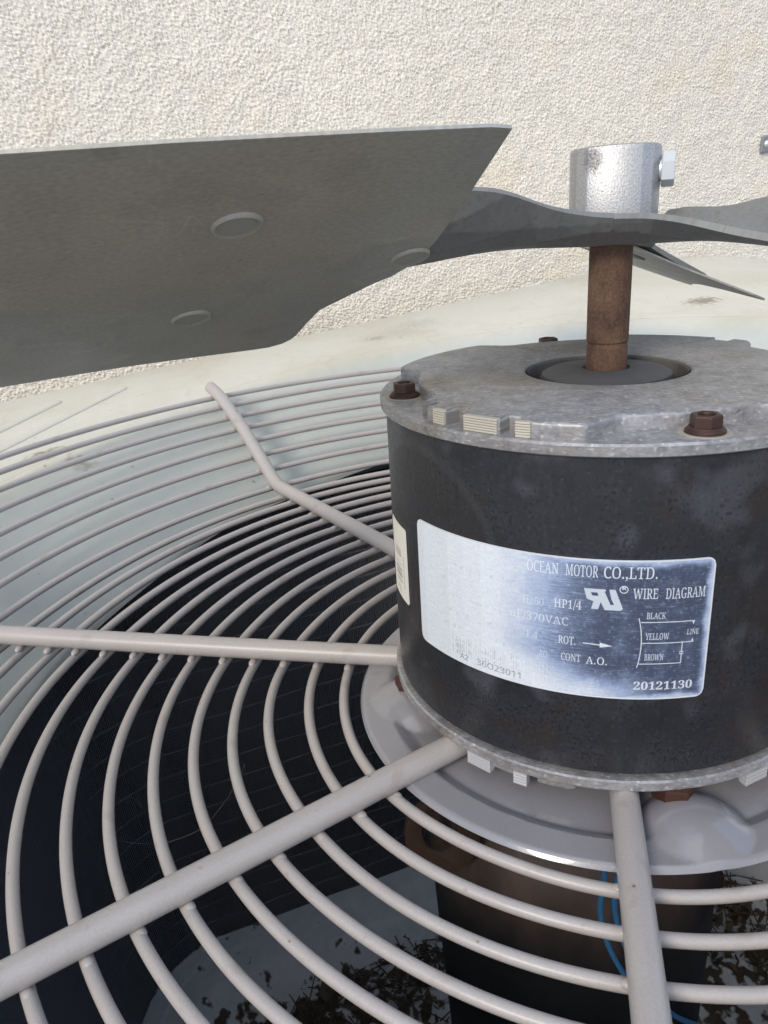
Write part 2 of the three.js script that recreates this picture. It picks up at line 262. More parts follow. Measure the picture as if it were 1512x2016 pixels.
// coil: thin upright fins round the inside of the cabinet, crossed by tubes
const CO = 0.335, CR = 0.09;
function coilPath(off) {                        // inward corner radius; returns points with inward normals
  const h = CO + off, r = CR + off, pts = [];
  const s = roundedRect(-h, h, -h, h, r); const L = s.getLength();
  return { s, L, at: (t) => { const p = s.getPointAt(t), q = s.getTangentAt(t); return [p.x, p.y, q.x, q.y]; } };
}
{
  const finMat = std({ color: new THREE.Color(0.25, 0.262, 0.29), roughness: 0.45, metalness: 0.2 }), tubeMat = std({ color: new THREE.Color(0.27, 0.28, 0.32), roughness: 0.5, metalness: 0.2 });
  const back = roundedRect(-0.385, 0.385, -0.385, 0.385, 0.12), bh = new THREE.Path(); roundedRect(-0.3385, 0.3385, -0.3385, 0.3385, 0.0935, bh); back.holes.push(bh);
  const bg = new THREE.ExtrudeGeometry(back, { depth: 0.49, bevelEnabled: false, curveSegments: 16 }); bg.rotateX(-PI / 2); bg.translate(0, -0.58, 0);
  const coil = upart('condenser_coil', bg, finMat);
  const path = coilPath(0.008), n = 1500, fins = [];
  for (let i = 0; i < n; i++) { const [x, z, tx, tz] = path.at(i / n); const f = new THREE.BoxGeometry(0.0006, 0.485, 0.018); f.rotateY(Math.atan2(tx, tz) + PI / 2 + (rnd() - 0.5) * 0.05); f.translate(x, -0.335, z); fins.push(f); }
  const fm = part('cooling_fins', fins, finMat, coil); fm.userData.kind = 'stuff';
  const tp = coilPath(0.0009);
  for (let k = 0; k < 19; k++) {
    const pts = []; for (let i = 0; i < 120; i++) { const [x, z] = tp.at(i / 120); pts.push(V(x + (rnd() - 0.5) * 0.0012, -0.11 - k * 0.0245 + (rnd() - 0.5) * 0.0009, z + (rnd() - 0.5) * 0.0012)); }
    part('coil_tube', new THREE.TubeGeometry(new THREE.CatmullRomCurve3(pts, true), 240, 0.0010, 6, true), tubeMat, coil);
  }
}
{ // base pan
  const prof = [[0, -0.548], [0.020, -0.548], [0.0215, -0.5495], [0.023, -0.549], [0.046, -0.549], [0.052, -0.551], [0.075, -0.571], [0.082, -0.574], [0.4, -0.576]];
  const H = (d) => { for (let i = 1; i < prof.length; i++) if (d <= prof[i][0]) return mix(prof[i - 1][1], prof[i][1], clamp((d - prof[i - 1][0]) / (prof[i][0] - prof[i - 1][0]))); return -0.576; };
  const pt = tex(1024, 1024, (u, v) => {
    const n = fbm(u, v, 9, 5, 241), m = fbm(u, v, 60, 4, 243), edge = Math.max(Math.abs(u - 0.5), Math.abs(v - 0.5)) * 0.72;
    const dirt = smooth(0.04, 0.24, n * 0.9 + 0.8 * m + 0.10 - smooth(0.24, 0.29, edge) * 0.42), rust = smooth(0.25, 0.5, fbm(u, v, 14, 4, 251)) * smooth(0.29, 0.33, edge);
    let c = [0.74 + 0.10 * m + 0.06 * n, 0.76 + 0.10 * m + 0.06 * n, 0.78 + 0.10 * m + 0.05 * n]; c = c.map((q, i) => mix(q, [0.075, 0.058, 0.040][i] * (1 + m), dirt)); return c.map((q, i) => mix(q, [0.13, 0.05, 0.03][i], rust * 0.8));
  });
  const g = gridMesh(300, 300, (u, v) => {
    const x = mix(-0.3338, 0.3338, u), z = mix(-0.3338, 0.3338, v), h = 0.3345, r = 0.0895, qx = Math.abs(x) - (h - r), qz = Math.abs(z) - (h - r);
    const sd = Math.hypot(Math.max(qx, 0), Math.max(qz, 0)) + Math.min(Math.max(qx, qz), 0) - r;
    return [x, sd > 0.0005 ? -0.605 : H(Math.max(0, -sd)) + 0.0012 * pn(x * 25, z * 25, 512, 261), z];
  }, (q) => [q[0] / 0.72 + 0.5, q[2] / 0.72 + 0.5]);
  upart('base_pan', g, std({ map: pt, roughness: 0.8, bumpMap: pt, bumpScale: 0.003 }));
}
// compressor under the motor
{
  const c = new THREE.Group(); c.name = 'compressor'; c.position.set(-0.011, -0.575, -0.075); scene.add(c);
  tag(c, 'black compressor can turning brown towards its top standing inside the cabinet', 'compressor');
  const ct = tex(512, 512, (u, v) => {
    const n = fbm(u * 2, v, 8, 4, 271), f = fbm(u * 2, v, 40, 3, 273), t = smooth(0.80, 0.96, v + 0.06 * n);  // near black below, blending to brown towards the top
    return [0, 1, 2].map((i) => mix([0.012, 0.013, 0.016][i] * (1 + 0.5 * n), [0.072, 0.050, 0.042][i] * (1 + 0.35 * n + 0.3 * f), t));
  });
  const shell = lathe([[0, 0.003], [0.07, 0.003], [0.079, 0.01], [0.0805, 0.02], [0.0805, 0.34], [0.0812, 0.343], [0.0812, 0.352], [0.0805, 0.355], [0.0795, 0.375], [0.074, 0.395], [0.062, 0.409], [0.04, 0.418], [0, 0.422]], 96);
  const P = shell.attributes.position, U = shell.attributes.uv; for (let i = 0; i < P.count; i++) U.setY(i, P.getY(i) / 0.422);
  part('shell', shell, std({ map: ct, roughness: 0.6, metalness: 0.1, bumpMap: ct, bumpScale: 0.0006 }), c);
  const s = new THREE.Shape(); s.absellipse(0, 0, 0.0175, 0.0185, 0, 2 * PI, false);
  const ho = new THREE.Path(); ho.absellipse(-0.001, 0.0035, 0.0095, 0.0115, 0, 2 * PI, true); s.holes.push(ho);
  const lug = new THREE.ExtrudeGeometry(s, { depth: 0.005, bevelEnabled: true, bevelSize: 0.001, bevelThickness: 0.001, bevelSegments: 2, curveSegments: 24 }); lug.rotateX(-0.35); lug.rotateY(-0.25); lug.translate(-0.083, 0.413, 0.020);
  part('lifting_lug', creased(lug), std({ map: rustTex, color: 0x9c948c, roughness: 0.8 }), c);
  for (const a of [0.6, 2.4, 4.3]) { const f = new RoundedBoxGeometry(0.05, 0.005, 0.04, 2, 0.002); f.translate(0.085, 0.003, 0); f.rotateY(a); part('foot', f, std({ color: 0x1a1b1d, roughness: 0.6 }), c); }
}
// blue wires in front of the compressor
{
  const blue = std({ color: new THREE.Color(0.045, 0.20, 0.42), roughness: 0.4 });
  const pts = [[-0.052, -0.10, -0.006], [-0.0465, -0.128, 0.011], [-0.0455, -0.139, 0.0125], [-0.0475, -0.156, 0.013], [-0.044, -0.180, 0.0135], [-0.034, -0.211, 0.014], [-0.012, -0.262, 0.013], [0.03, -0.33, 0.006], [0.05, -0.45, 0.0]];
  [[0, 'outer blue wire hanging nearest the dark compressor can'], [1, 'inner blue wire hanging closest behind the front guard tube']].forEach(([k, label]) => {
    const q = pts.map((p) => V(p[0] + k * 0.0056, p[1] + k * 0.004, p[2] + k * 0.0018));
    const m = part(numbered('blue_wire'), new THREE.TubeGeometry(new THREE.CatmullRomCurve3(q), 90, 0.0013, 10), blue, scene); tag(m, label, 'wire');
  });
}
// leaf litter and dirt on the pan
{
  const parts = [];
  const spot = [[-0.085, -0.250, 0.035, 110], [-0.15, -0.225, 0.05, 150], [-0.20, -0.20, 0.05, 120], [-0.10, -0.19, 0.035, 60], [0.225, -0.165, 0.05, 150], [0.20, -0.22, 0.05, 110], [0.15, -0.26, 0.06, 60]];
  for (const [cx, cz, r, n] of spot) for (let i = 0; i < n; i++) {
    const a = rnd() * 6.28, d = r * Math.sqrt(rnd()), L = 0.0025 + 0.010 * rnd() * rnd(), w = L * (0.2 + 0.3 * rnd()), b = 0.3 + rnd() * 0.9;
    const g = gridMesh(4, 2, (u, v) => { const s = u * 2 - 1; return [s * L, b * w * (s * s * 0.7 + (v - 0.5) ** 2), (v - 0.5) * 2 * w * (1 - s * s * 0.92)]; }, (q, u, v) => [u, v]);
    { const q = g.attributes.uv, a0 = rnd(), b0 = rnd(); for (let k = 0; k < q.count; k++) q.setXY(k, a0 + q.getX(k) * 0.03, b0 + q.getY(k) * 0.03); } g.rotateX((rnd() - 0.5) * 0.8); g.rotateZ((rnd() - 0.5) * 0.5); g.rotateY(rnd() * 6.28); g.translate(cx + d * Math.cos(a), -0.572 + 0.012 * rnd() * (1.2 - d / r), cz + d * Math.sin(a)); parts.push(g);
    if (i % 3 === 0) { const t = new THREE.CylinderGeometry(0.0005, 0.0008, 0.012 + 0.025 * rnd(), 5); t.rotateZ(PI / 2 + (rnd() - 0.5) * 0.3); t.rotateY(rnd() * 6.28); t.translate(cx + d * Math.cos(a * 1.3), -0.566 + 0.008 * rnd(), cz + d * Math.sin(a * 1.3)); parts.push(t); }
  }
  const lt = tex(128, 128, (u, v) => { const n = fbm(u, v, 24, 3, 281), h = hash(Math.floor(u * 12), Math.floor(v * 12), 5), q = 0.6 + 1.1 * hash(Math.floor(u * 12), Math.floor(v * 12), 9); return [(0.095 + 0.04 * n) * q, mix(0.062, 0.085, h) * q + 0.03 * n, mix(0.036, 0.07, h) * q + 0.02 * n]; });
  const m = part('leaf_litter', parts, std({ map: lt, roughness: 0.9 }), scene); tag(m, 'brown dry leaf litter and twigs lying on the base pan', 'leaf litter', null, 'stuff');
}

// ---------------------------------------------------------------- fan guard: plate, tubes, wire rings
const GX = 0.0054, GY = -0.1028, RL = 0.0040, RR = 0.00174, LY = GY + 0.0030, R0 = 0.0957, DR = 0.0127;
const warp = (z) => z < 0 ? -0.028 * z : 0.012 * z;
const guard = leaning('fan_guard', -0.11);
tag(guard, 'grey painted wire fan guard lying upside down over the opening', 'fan guard');
// tube centre line: flat, then bent upwards outside the bend
const legLine = [[0.0645, LY], [0.15, LY], [0.248, LY], [0.256, LY + 0.0004], [0.2625, LY + 0.0032], [0.270, LY + 0.0085], [0.298, LY + 0.0275], [0.324, LY + 0.0415], [0.338, LY + 0.0462], [0.345, LY + 0.0478]];
const legCurve = new THREE.CatmullRomCurve3(legLine.map(([r, y]) => V(r, y, 0)), false, 'catmullrom', 0.3);
const legPts = legCurve.getSpacedPoints(400);
const ringAt = (k) => {                         // radius, height of ring k: pitch 12.7 mm along the tube, hung under it
  let s = R0 - 0.0645 + k * DR, i = 1, acc = 0; for (; i < legPts.length - 1; i++) { const d = legPts[i].distanceTo(legPts[i - 1]); if (acc + d > s) break; acc += d; }
  const p = legPts[i], t = p.clone().sub(legPts[i - 1]).normalize(), o = RL + RR - 0.0005;
  return [p.x + t.y * o, p.y - t.x * o];
};
{
  const angles = [-2.262, -1.4787, -0.694, 0.0665, 0.8322, 1.6025, 2.373, 3.1433];
  const nR = 21;
  angles.forEach((a) => {
    const sx = Math.sin(a), sz = Math.cos(a), lift = a === -1.4787 ? 0.012 : 0, pt = (r, y) => V(GX + r * sx, y + warp(r * sz) + lift * Math.max(0, r - 0.1), r * sz);
    const path = new THREE.CatmullRomCurve3(legLine.map(([r, y]) => pt(r, y)), false, 'catmullrom', 0.3), gs = [scaleUV(new THREE.TubeGeometry(path, 90, RL, 20), 0.3, 0.03)];
    const e = path.getPoint(1), t = path.getTangent(1), cap = new THREE.SphereGeometry(RL, 20, 8, 0, 2 * PI, 0, PI / 2); cap.scale(1, 0.35, 1); cap.applyQuaternion(new THREE.Quaternion().setFromUnitVectors(V(0, 1, 0), t)); cap.translate(e.x, e.y, e.z); scaleUV(cap, 0.03, 0.005); gs.push(cap);
    for (let k = 0; k < nR - 1; k++) {           // weld beads where each ring meets the tube
      const [r, y] = ringAt(k);
      for (const s of [-1, 1]) { const w = new THREE.SphereGeometry(1, 10, 8); w.scale(0.0026, 0.0014, 0.0014 + 0.0002 * rnd()); w.rotateY(a); const q = pt(r, y + 0.0008); q.x += sz * s * 0.0028; q.z -= sx * s * 0.0028; w.translate(q.x, q.y, q.z); scaleUV(w, 0.02, 0.01); gs.push(w); }
    }
    mpart('guard_tube', gs, guardPaint, guard);
  });
  for (let k = 0; k < nR; k++) {
    const [r, y] = ringAt(k), ph = rnd() * 6, N = 220, pts = [];
    for (let i = 0; i < N; i++) { const a = i / N * 2 * PI, q = r + 0.00035 * Math.sin(3 * a + ph) + 0.0002 * Math.sin(7 * a + 2 * ph); pts.push(V(GX + q * Math.sin(a), y + warp(q * Math.cos(a)) + 0.0003 * Math.sin(4 * a + ph), q * Math.cos(a))); }
    mpart('wire_ring', scaleUV(new THREE.TubeGeometry(new THREE.CatmullRomCurve3(pts, true), 260, RR, 12, true), 2 * PI * r, 0.012), guardPaint, guard);
  }
  // mount plate with raised bosses
  const bosses = [[21.5, 0.0765], [-64, 0.0672], [-156, 0.066], [111, 0.071]].map(([d, q]) => [q * Math.sin(rad(d)), q * Math.cos(rad(d))]);
  const PX = 0.0015, PZ = 0.0075;
  const H = (x, z) => {
    const r = Math.hypot(x - PX, z - PZ) * (0.0902 / 0.0836);
    let h = GY + 0.0012 - 0.0030 * smooth(0.0805, 0.0740, r) - 0.0016 * smooth(0.0884, 0.0903, r) ** 2;
    for (const [bx, bz] of bosses) { const d = Math.hypot(x - bx, z - bz) / 0.0150; if (d < 1.3) { const q = GY - 0.0038 + 0.0094 * Math.sqrt(Math.max(0, 1 - d * d)) - Math.max(0, d - 0.97) * 0.03, k = 0.0030, t = clamp(0.5 + 0.5 * (q - h) / k); h = mix(h, q, t) + k * t * (1 - t); } }
    return h;
  };
  const nr = 110, na = 300;
  const plate = gridMesh(na, nr, (u, v) => { const a = u * 2 * PI, r = mix(0.02, 0.0836, v), x = PX + r * Math.sin(a), z = PZ + r * Math.cos(a); return [x, H(x, z), z]; }, (q) => [q[0], q[2]]);
  mpart('mount_plate', plate, glossPaint, guard);
}

// ---------------------------------------------------------------- fan motor
const motor = leaning('fan_motor', -0.1015);
tag(motor, 'round black electric fan motor with worn nameplate standing on the guard', 'motor');
const MR = 0.0690;
mpart('motor_shell', (() => { const g = lathe([[0.0675, -0.0918], [MR, -0.0905], [MR + 0.0002, -0.06], [MR, -0.001], [MR, 0.0003]], 160); const P = g.attributes.position, U = g.attributes.uv; for (let i = 0; i < P.count; i++) U.setY(i, (P.getY(i) + 0.092) / 0.0925); return g; })(), shellMat, motor);
const BOLT = [21.4, -69.6, -159.6, 110.4];
function raisedRadius(deg, slots) {
  let r = 0.0681;
  for (const b of BOLT) { let d = Math.abs(((deg - b + 540) % 360) - 180); r = Math.min(r, mix(0.0585, 0.0681, smooth(15.5, 26, d))); }
  for (const [a, b] of slots) if (deg > a && deg < b) r -= 0.0045;
  return r;
}
function endBell(name, sgn, y0, parent, slots, pads) {
  // flange disc, then the raised cover outlined by bolt recesses; sgn +1 faces up
  const flange = lathe([[0.03, 0], [0.0700, 0], [0.0706, 0.0004], [0.0707, 0.0028], [0.0702, 0.0034], [0.03, 0.0034]], 160);
  const s = new THREE.Shape(); for (let i = 0; i < 1440; i++) { const d = i / 4 - 180, r = raisedRadius(d, slots), a = rad(d), x = r * Math.sin(a), y = -r * Math.cos(a); i ? s.lineTo(x, y) : s.moveTo(x, y); }
  const h = new THREE.Path(); h.absarc(0, 0, 0.0243, 0, 2 * PI, true); s.holes.push(h);
  const c = new THREE.ExtrudeGeometry(s, { depth: 0.0029, bevelEnabled: true, bevelSize: 0.0009, bevelThickness: 0.0011, bevelOffset: -0.0011, bevelSegments: 4, curveSegments: 64 });
  c.rotateX(-PI / 2); c.scale(1, 1, 1); c.translate(0, 0.0034, 0);
  // shape y is -z, so mirror to put +z towards the viewer
  const gs = [creased(c, 30), creased(flange, 30)];
  const f = lathe([[0.0243, 0.0060], [0.0240, 0.0050]], 80); gs.push(f);
  for (const g of gs) { const p = g.attributes.position, u = new Float32Array(p.count * 2); const nn = g.attributes.normal; for (let i = 0; i < p.count; i++) { const side = Math.abs(nn.getY(i)) < 0.5; u[2 * i] = side ? Math.atan2(p.getX(i), p.getZ(i)) * 0.07 : p.getX(i); u[2 * i + 1] = side ? p.getY(i) + 0.02 : p.getZ(i); } g.setAttribute('uv', new THREE.BufferAttribute(u, 2)); }
  const m = mpart(name, gs, castMetal, parent); m.position.y += y0; if (sgn < 0) { m.scale.y = -1; }
  const padMat = sgn > 0 ? std({ color: new THREE.Color(0.60, 0.57, 0.49), metalness: 0.3, roughness: 0.5 }) : std({ color: new THREE.Color(0.62, 0.63, 0.64), metalness: 0.4, roughness: 0.45 });
  for (const [a, b, n] of pads) {                // ridged pads: stacked thin ribs on the rim of the cover
    const gsP = [], w = rad(b - a) * 0.068, mid = rad((a + b) / 2), ph = sgn > 0 ? 0.0042 : 0.0050, pr = sgn > 0 ? 0.0676 : 0.0688;
    for (let i = 0; i < n; i++) { const q = new RoundedBoxGeometry(w, ph / n * 0.84, 0.0022, 1, 0.00016); q.translate(0, 0.0034 + ph * 0.95 * (i + 0.5) / n, pr); q.rotateY(mid); gsP.push(q); }
    const core = new THREE.BoxGeometry(w * 0.96, ph * 0.9, 0.0022); core.translate(0, 0.0034 + ph * 0.45, pr - 0.0005); core.rotateY(mid); gsP.push(core);
    part('ridged_pad', gsP, padMat, m);
  }
  return m;
}
const SL = [[-40.5, -15.0]], PADS = [[-39.5, -36], [-30, -21.5], [-17.5, -14.2]];
const topBell = endBell('top_end_bell', 1, 0, motor, [[-46, -42.5], [-35.4, -30.6], [-21, -17.9], [140, 146], [60, 66]], PADS.map(([a, b], i) => [a, b, 6]));
topBell.userData.label = 'mottled cast aluminium cover on top of the motor';
endBell('bottom_end_bell', -1, -0.0921, motor, [[-28, -24], [-16, -12]], [[-37.5, -35, 5], [-30.5, -23.5, 6], [-17.5, -14, 5], [37.5, 44.5, 4]]);
// bolts of the top cover
function hexBolt(h, af, flangeR) {
  const s = new THREE.Shape(); for (let i = 0; i < 6; i++) { const a = i * PI / 3 + 0.3; s[i ? 'lineTo' : 'moveTo'](af / Math.sqrt(3) * Math.cos(a), af / Math.sqrt(3) * Math.sin(a)); }
  const hole = new THREE.Path(); hole.absarc(0, 0, af * 0.30, 0, 2 * PI, true); s.holes.push(hole);
  const g = new THREE.ExtrudeGeometry(s, { depth: h - 0.0006, bevelEnabled: true, bevelSize: 0.0005, bevelThickness: 0.0005, bevelOffset: -0.0005, bevelSegments: 2 }); g.rotateX(-PI / 2); g.translate(0, 0.0014, 0);
  const dish = new THREE.CircleGeometry(af * 0.32, 20); dish.rotateX(-PI / 2); dish.translate(0, 0.0014 + h * 0.66, 0);
  const f = lathe([[0, 0], [flangeR, 0], [flangeR, 0.0007], [flangeR * 0.82, 0.0016], [0, 0.0018]], 32);
  return [creased(g), dish, creased(f)];
}
for (const b of BOLT) {
  const gs = hexBolt(0.0032, 0.0064, 0.0047), m = mpart('bolt', gs, boltMat, motor); m.position.x = 0.0632 * Math.sin(rad(b)); m.position.z = 0.0632 * Math.cos(rad(b)); m.position.y += 0.0034; m.rotation.y = b;
  const w = lathe([[0.0046, 0.0001], [0.0059, 0.0003], [0.0062, -0.0002]], 32); const pale = mpart('seat_ring', w, std({ color: new THREE.Color(0.42, 0.39, 0.33), roughness: 0.6, metalness: 0.3 }), motor); pale.position.x = m.position.x; pale.position.z = m.position.z; pale.position.y += 0.0034;
}
// nuts under the motor, standing on the bosses
for (const b of [20.0, -66, -156, 111]) {
  const s = new THREE.Shape(); for (let i = 0; i < 6; i++) { const a = i * PI / 3; s[i ? 'lineTo' : 'moveTo'](0.0058 * Math.cos(a), 0.0058 * Math.sin(a)); }
  const g = new THREE.ExtrudeGeometry(s, { depth: 0.0045, bevelEnabled: true, bevelSize: 0.0008, bevelThickness: 0.0008, bevelOffset: -0.0008, bevelSegments: 2 }); g.rotateX(-PI / 2);
  const m = mpart('nut', creased(g), nutMat, motor); m.position.x = 0.0668 * Math.sin(rad(b)); m.position.z = 0.0668 * Math.cos(rad(b)); m.position.y += -0.1002; m.rotation.y = b;
}
// bearing cover and shaft
const rubber = std({ map: rep(grainTex, 3), color: new THREE.Color(0.15, 0.157, 0.17), roughness: 0.62 });
mpart('bearing_cover', creased(lathe([[0.0066, 0.0060], [0.0072, 0.0078], [0.0088, 0.0080], [0.0180, 0.0070], [0.0196, 0.0062], [0.0202, 0.0048], [0.0202, 0.0006]], 96), 30), rubber, motor);
mpart('bearing_recess', creased(lathe([[0.0243, 0.0072], [0.0238, 0.0066], [0.0234, 0.0008], [0.0060, 0.0006]], 96), 30), std({ color: new THREE.Color(0.11, 0.105, 0.10), roughness: 0.75 }), motor);
const shaft = mpart('shaft', ((g) => { const P = g.attributes.position, U = g.attributes.uv; for (let i = 0; i < P.count; i++) U.setXY(i, U.getX(i), P.getY(i) / 0.045); return g; })(creased(lathe([[0, 0.001], [0.0061, 0.001], [0.0061, 0.0145], [0.0059, 0.0149], [0.0059, 0.0154], [0.00625, 0.0159], [0.00625, 0.0668], [0.0057, 0.0674], [0, 0.0674]], 64), 30)), rustMat, motor, 'rusty brown steel shaft');
// nameplate
const LW = 85.6, LH = 39.8;
function labelTexture() {
  const S = 22, c = document.createElement('canvas'); c.width = Math.round(LW * S); c.height = Math.round(LH * S);
  const x = c.getContext('2d'), W = c.width, H = c.height; x.scale(S, S);
  // worn printed ground: bleached at the left, still dark at the right
  const id = x.createImageData(W, H);
  for (let j = 0; j < H; j++) for (let i = 0; i < W; i++) {
    const u = i / S, v = j / S, n = fbm(u / 90, v / 90, 12, 4, 301), f = fbm(u / 90, v / 90, 90, 3, 307), st = pn(u * 0.22, v * 3.2, 4096, 311);
    let b = smooth(60, 27, u + 5 * n + 3.5 * st + (v - 20) * 0.12 + smooth(26, 39, v) * smooth(78, 48, u) * -17);
    b = Math.max(b, smooth(30, 38.5, v + 3 * n) * smooth(80, 52, u) * 0.92, smooth(2.6, 0.2, v + 1.3 * n) * 0.6, smooth(LW - 2.6, LW - 0.2, u + 1.2 * n) * 0.75, smooth(LH - 2.6, LH - 0.3, v + 1.2 * n) * 0.75);
    const sc = smooth(0.3, 0.8, pn(u * 0.35, v * 7, 4096, 317)) * 0.2 + smooth(0.1, 0.6, f) * 0.2 + smooth(0.0, 0.5, n) * 0.14; b = clamp(b + sc * (1 - b));
    const k = 1 + 0.05 * f + 0.03 * st, o = (j * W + i) * 4, A = [72, 82, 104], M1 = [160, 176, 208], B = [226, 234, 242];
    for (let q = 0; q < 3; q++) id.data[o + q] = clamp((b < 0.5 ? mix(A[q], M1[q], b * 2) : mix(M1[q], B[q], b * 2 - 1)) * k, 0, 255);
    id.data[o + 3] = 255;
  }
  x.putImageData(id, 0, 0);
  const ink = 'rgba(226,234,242,0.95)', faint = (a) => `rgba(232,238,246,${a})`;
  const T = (s, px, py, w, h, style = ink, font = 'serif', weight = '') => { x.save(); x.fillStyle = style; x.font = `${weight} ${h * 1.48}px ${font}`; x.translate(px, py); const m = x.measureText(s).width; x.scale(w / m, 1); x.fillText(s, 0, 0); x.restore(); };
  T('OCEAN', 39.4, 5.0, 8.3, 2.9, faint(0.9)); T('MOTOR', 49.3, 4.95, 8.0, 2.95); T('CO.,LTD.', 58.5, 4.95, 13.1, 2.95);
  T('WIRE', 65.8, 10.1, 6.1, 2.7); T('DIAGRAM', 73.6, 10.2, 10.0, 2.7);
  T('Hz60', 38.3, 14.6, 5.8, 2.2, faint(0.6)); T('HP1/4', 46.6, 14.4, 7.0, 2.3);
  T('uF/370VAC', 34.6, 19.3, 15.9, 2.2, faint(0.75)); T('1.4', 39.1, 24.5, 3.5, 2.1, faint(0.6)); T('ROT.', 47.9, 24.7, 4.6, 2.2);
  T('AO', 42.8, 29.6, 2.5, 2.0, faint(0.6)); T('CONT', 48.7, 29.5, 5.1, 2.1, faint(0.85)); T('A.O.', 55.1, 29.7, 5.5, 2.1);
  T('20121130', 67.2, 37.0, 15.2, 2.3, faint(0.9), 'serif', 'bold');
  T('BLACK', 69.4, 16.4, 4.7, 1.7); T('YELLOW', 69.5, 22.4, 5.8, 1.75); T('BROWN', 69.5, 28.45, 4.8, 1.75); T('LINE', 79.7, 20.9, 3.1, 1.4);
  // component mark: leaning R (mirrored) and U in one block
  x.fillStyle = 'rgba(206,216,226,0.96)'; x.beginPath();
  const poly = (p) => { p.forEach((q, i) => x[i ? 'lineTo' : 'moveTo'](q[0], q[1])); x.closePath(); };
  poly([[54.0, 8.0], [59.2, 8.0], [60.1, 11.1], [61.0, 12.0], [60.1, 8.0], [61.6, 8.0], [63.6, 13.3], [63.1, 13.8], [59.2, 13.8], [58.2, 11.6], [57.6, 13.7], [55.9, 13.7], [56.4, 11.5], [54.8, 10.9]]); x.fill();
  x.fillStyle = 'rgba(74,84,110,1)'; x.beginPath(); poly([[55.7, 9.0], [57.3, 9.0], [57.6, 9.9], [56.1, 9.9]]); poly([[59.0, 8.6], [59.7, 8.4], [61.4, 12.2], [60.6, 12.3]]); x.fill();
  x.strokeStyle = ink; x.lineWidth = 0.22; x.beginPath(); x.ellipse(63.6, 7.9, 0.95, 0.95, 0, 0, 2 * PI); x.stroke(); T('R', 63.05, 8.42, 1.1, 1.05, ink, 'sans-serif', 'bold');
  x.lineWidth = 0.24; x.beginPath(); x.moveTo(67.6, 15.8); x.quadraticCurveTo(69.4, 22.8, 67.8, 30.2); x.stroke();
  for (const [a, b, d, e] of [[68.2, 17.0, 81.5, 17.05], [68.65, 23.0, 81.6, 23.05], [68.2, 29.1, 78.8, 29.05], [78.8, 23.05, 78.75, 25.8], [78.75, 26.4, 78.8, 29.05], [78.2, 25.85, 79.3, 25.85], [78.2, 26.35, 79.3, 26.35]]) { x.beginPath(); x.moveTo(a, b); x.lineTo(d, e); x.stroke(); }
  x.fillStyle = ink; x.beginPath(); poly([[80.9, 17.2], [81.5, 17.2], [81.2, 18.2]]); poly([[81.0, 22.9], [81.6, 22.9], [81.3, 21.9]]); x.fill();
  x.lineWidth = 0.3; x.beginPath(); x.moveTo(54.2, 23.75); x.lineTo(59.6, 24.0); x.stroke(); x.beginPath(); poly([[58.4, 23.2], [61.6, 24.1], [58.4, 24.7]]); x.fill();
  seed = 31; for (let row = 0; row < 5; row++) for (let px = 12; px < 36; px += 0.5 + 1.1 * rnd()) { if (rnd() < 0.45) continue; x.fillStyle = `rgba(120,132,150,${0.05 + 0.16 * rnd()})`; x.fillRect(px, 8.5 + row * 4.8 + 0.5 * rnd(), 0.15 + 0.5 * rnd(), 0.2 + 1.3 * rnd()); }
  // bar code, half rubbed away
  let bx = 15.2; seed = 77;
  while (bx < 46) { const w = 0.12 + 0.3 * rnd(), t = (bx - 15) / 31, cut = 30.5 + 2 * rnd(); x.fillStyle = `rgba(62,66,74,${(0.55 * (1 - t) ** 2 + 0.10) * (0.3 + 0.7 * rnd())})`; for (let yy = cut; yy < 37.0; yy += 0.35) if (rnd() > 0.36 + 0.2 * Math.sin(yy * 2 + bx)) x.fillRect(bx, yy, w * 0.8, 0.42); bx += w + 0.25 + 0.5 * rnd(); }
  T('A2', 18.0, 38.7, 3.2, 1.7, 'rgba(60,64,72,0.55)', 'sans-serif'); T('36O23011', 24.0, 38.6, 14.5, 1.8, 'rgba(70,74,84,0.5)', 'sans-serif');
  // scratches
  seed = 4242;
  for (let i = 0; i < 420; i++) { const sx = 30 + 54 * rnd(), sy = LH * rnd(), L = 1 + 9 * rnd() * rnd(), a = (rnd() - 0.5) * 0.35 + (rnd() < 0.12 ? 1.3 : 0); x.strokeStyle = rnd() < 0.75 ? `rgba(214,224,240,${0.10 + 0.3 * rnd() * rnd()})` : `rgba(40,46,62,${0.15 * rnd()})`; x.lineWidth = 0.04 + 0.07 * rnd(); x.beginPath(); x.moveTo(sx, sy); x.quadraticCurveTo(sx + L * 0.5, sy + L * 0.5 * a + (rnd() - 0.5) * 0.3, sx + L * Math.cos(a), sy + L * Math.sin(a)); x.stroke(); }
  for (let i = 0; i < 900; i++) { x.fillStyle = `rgba(${rnd() < 0.5 ? '230,236,246' : '44,50,66'},${0.25 * rnd()})`; const s = 0.05 + 0.16 * rnd() * rnd(); x.fillRect(LW * rnd(), LH * rnd(), s, s * (0.5 + rnd())); }
  x.strokeStyle = 'rgba(225,232,236,0.85)'; x.lineWidth = 0.5; x.beginPath(); x.roundRect(0.15, 0.15, LW - 0.3, LH - 0.3, 2); x.stroke();
  const t = new THREE.CanvasTexture(c); t.colorSpace = THREE.SRGBColorSpace; return t;
}
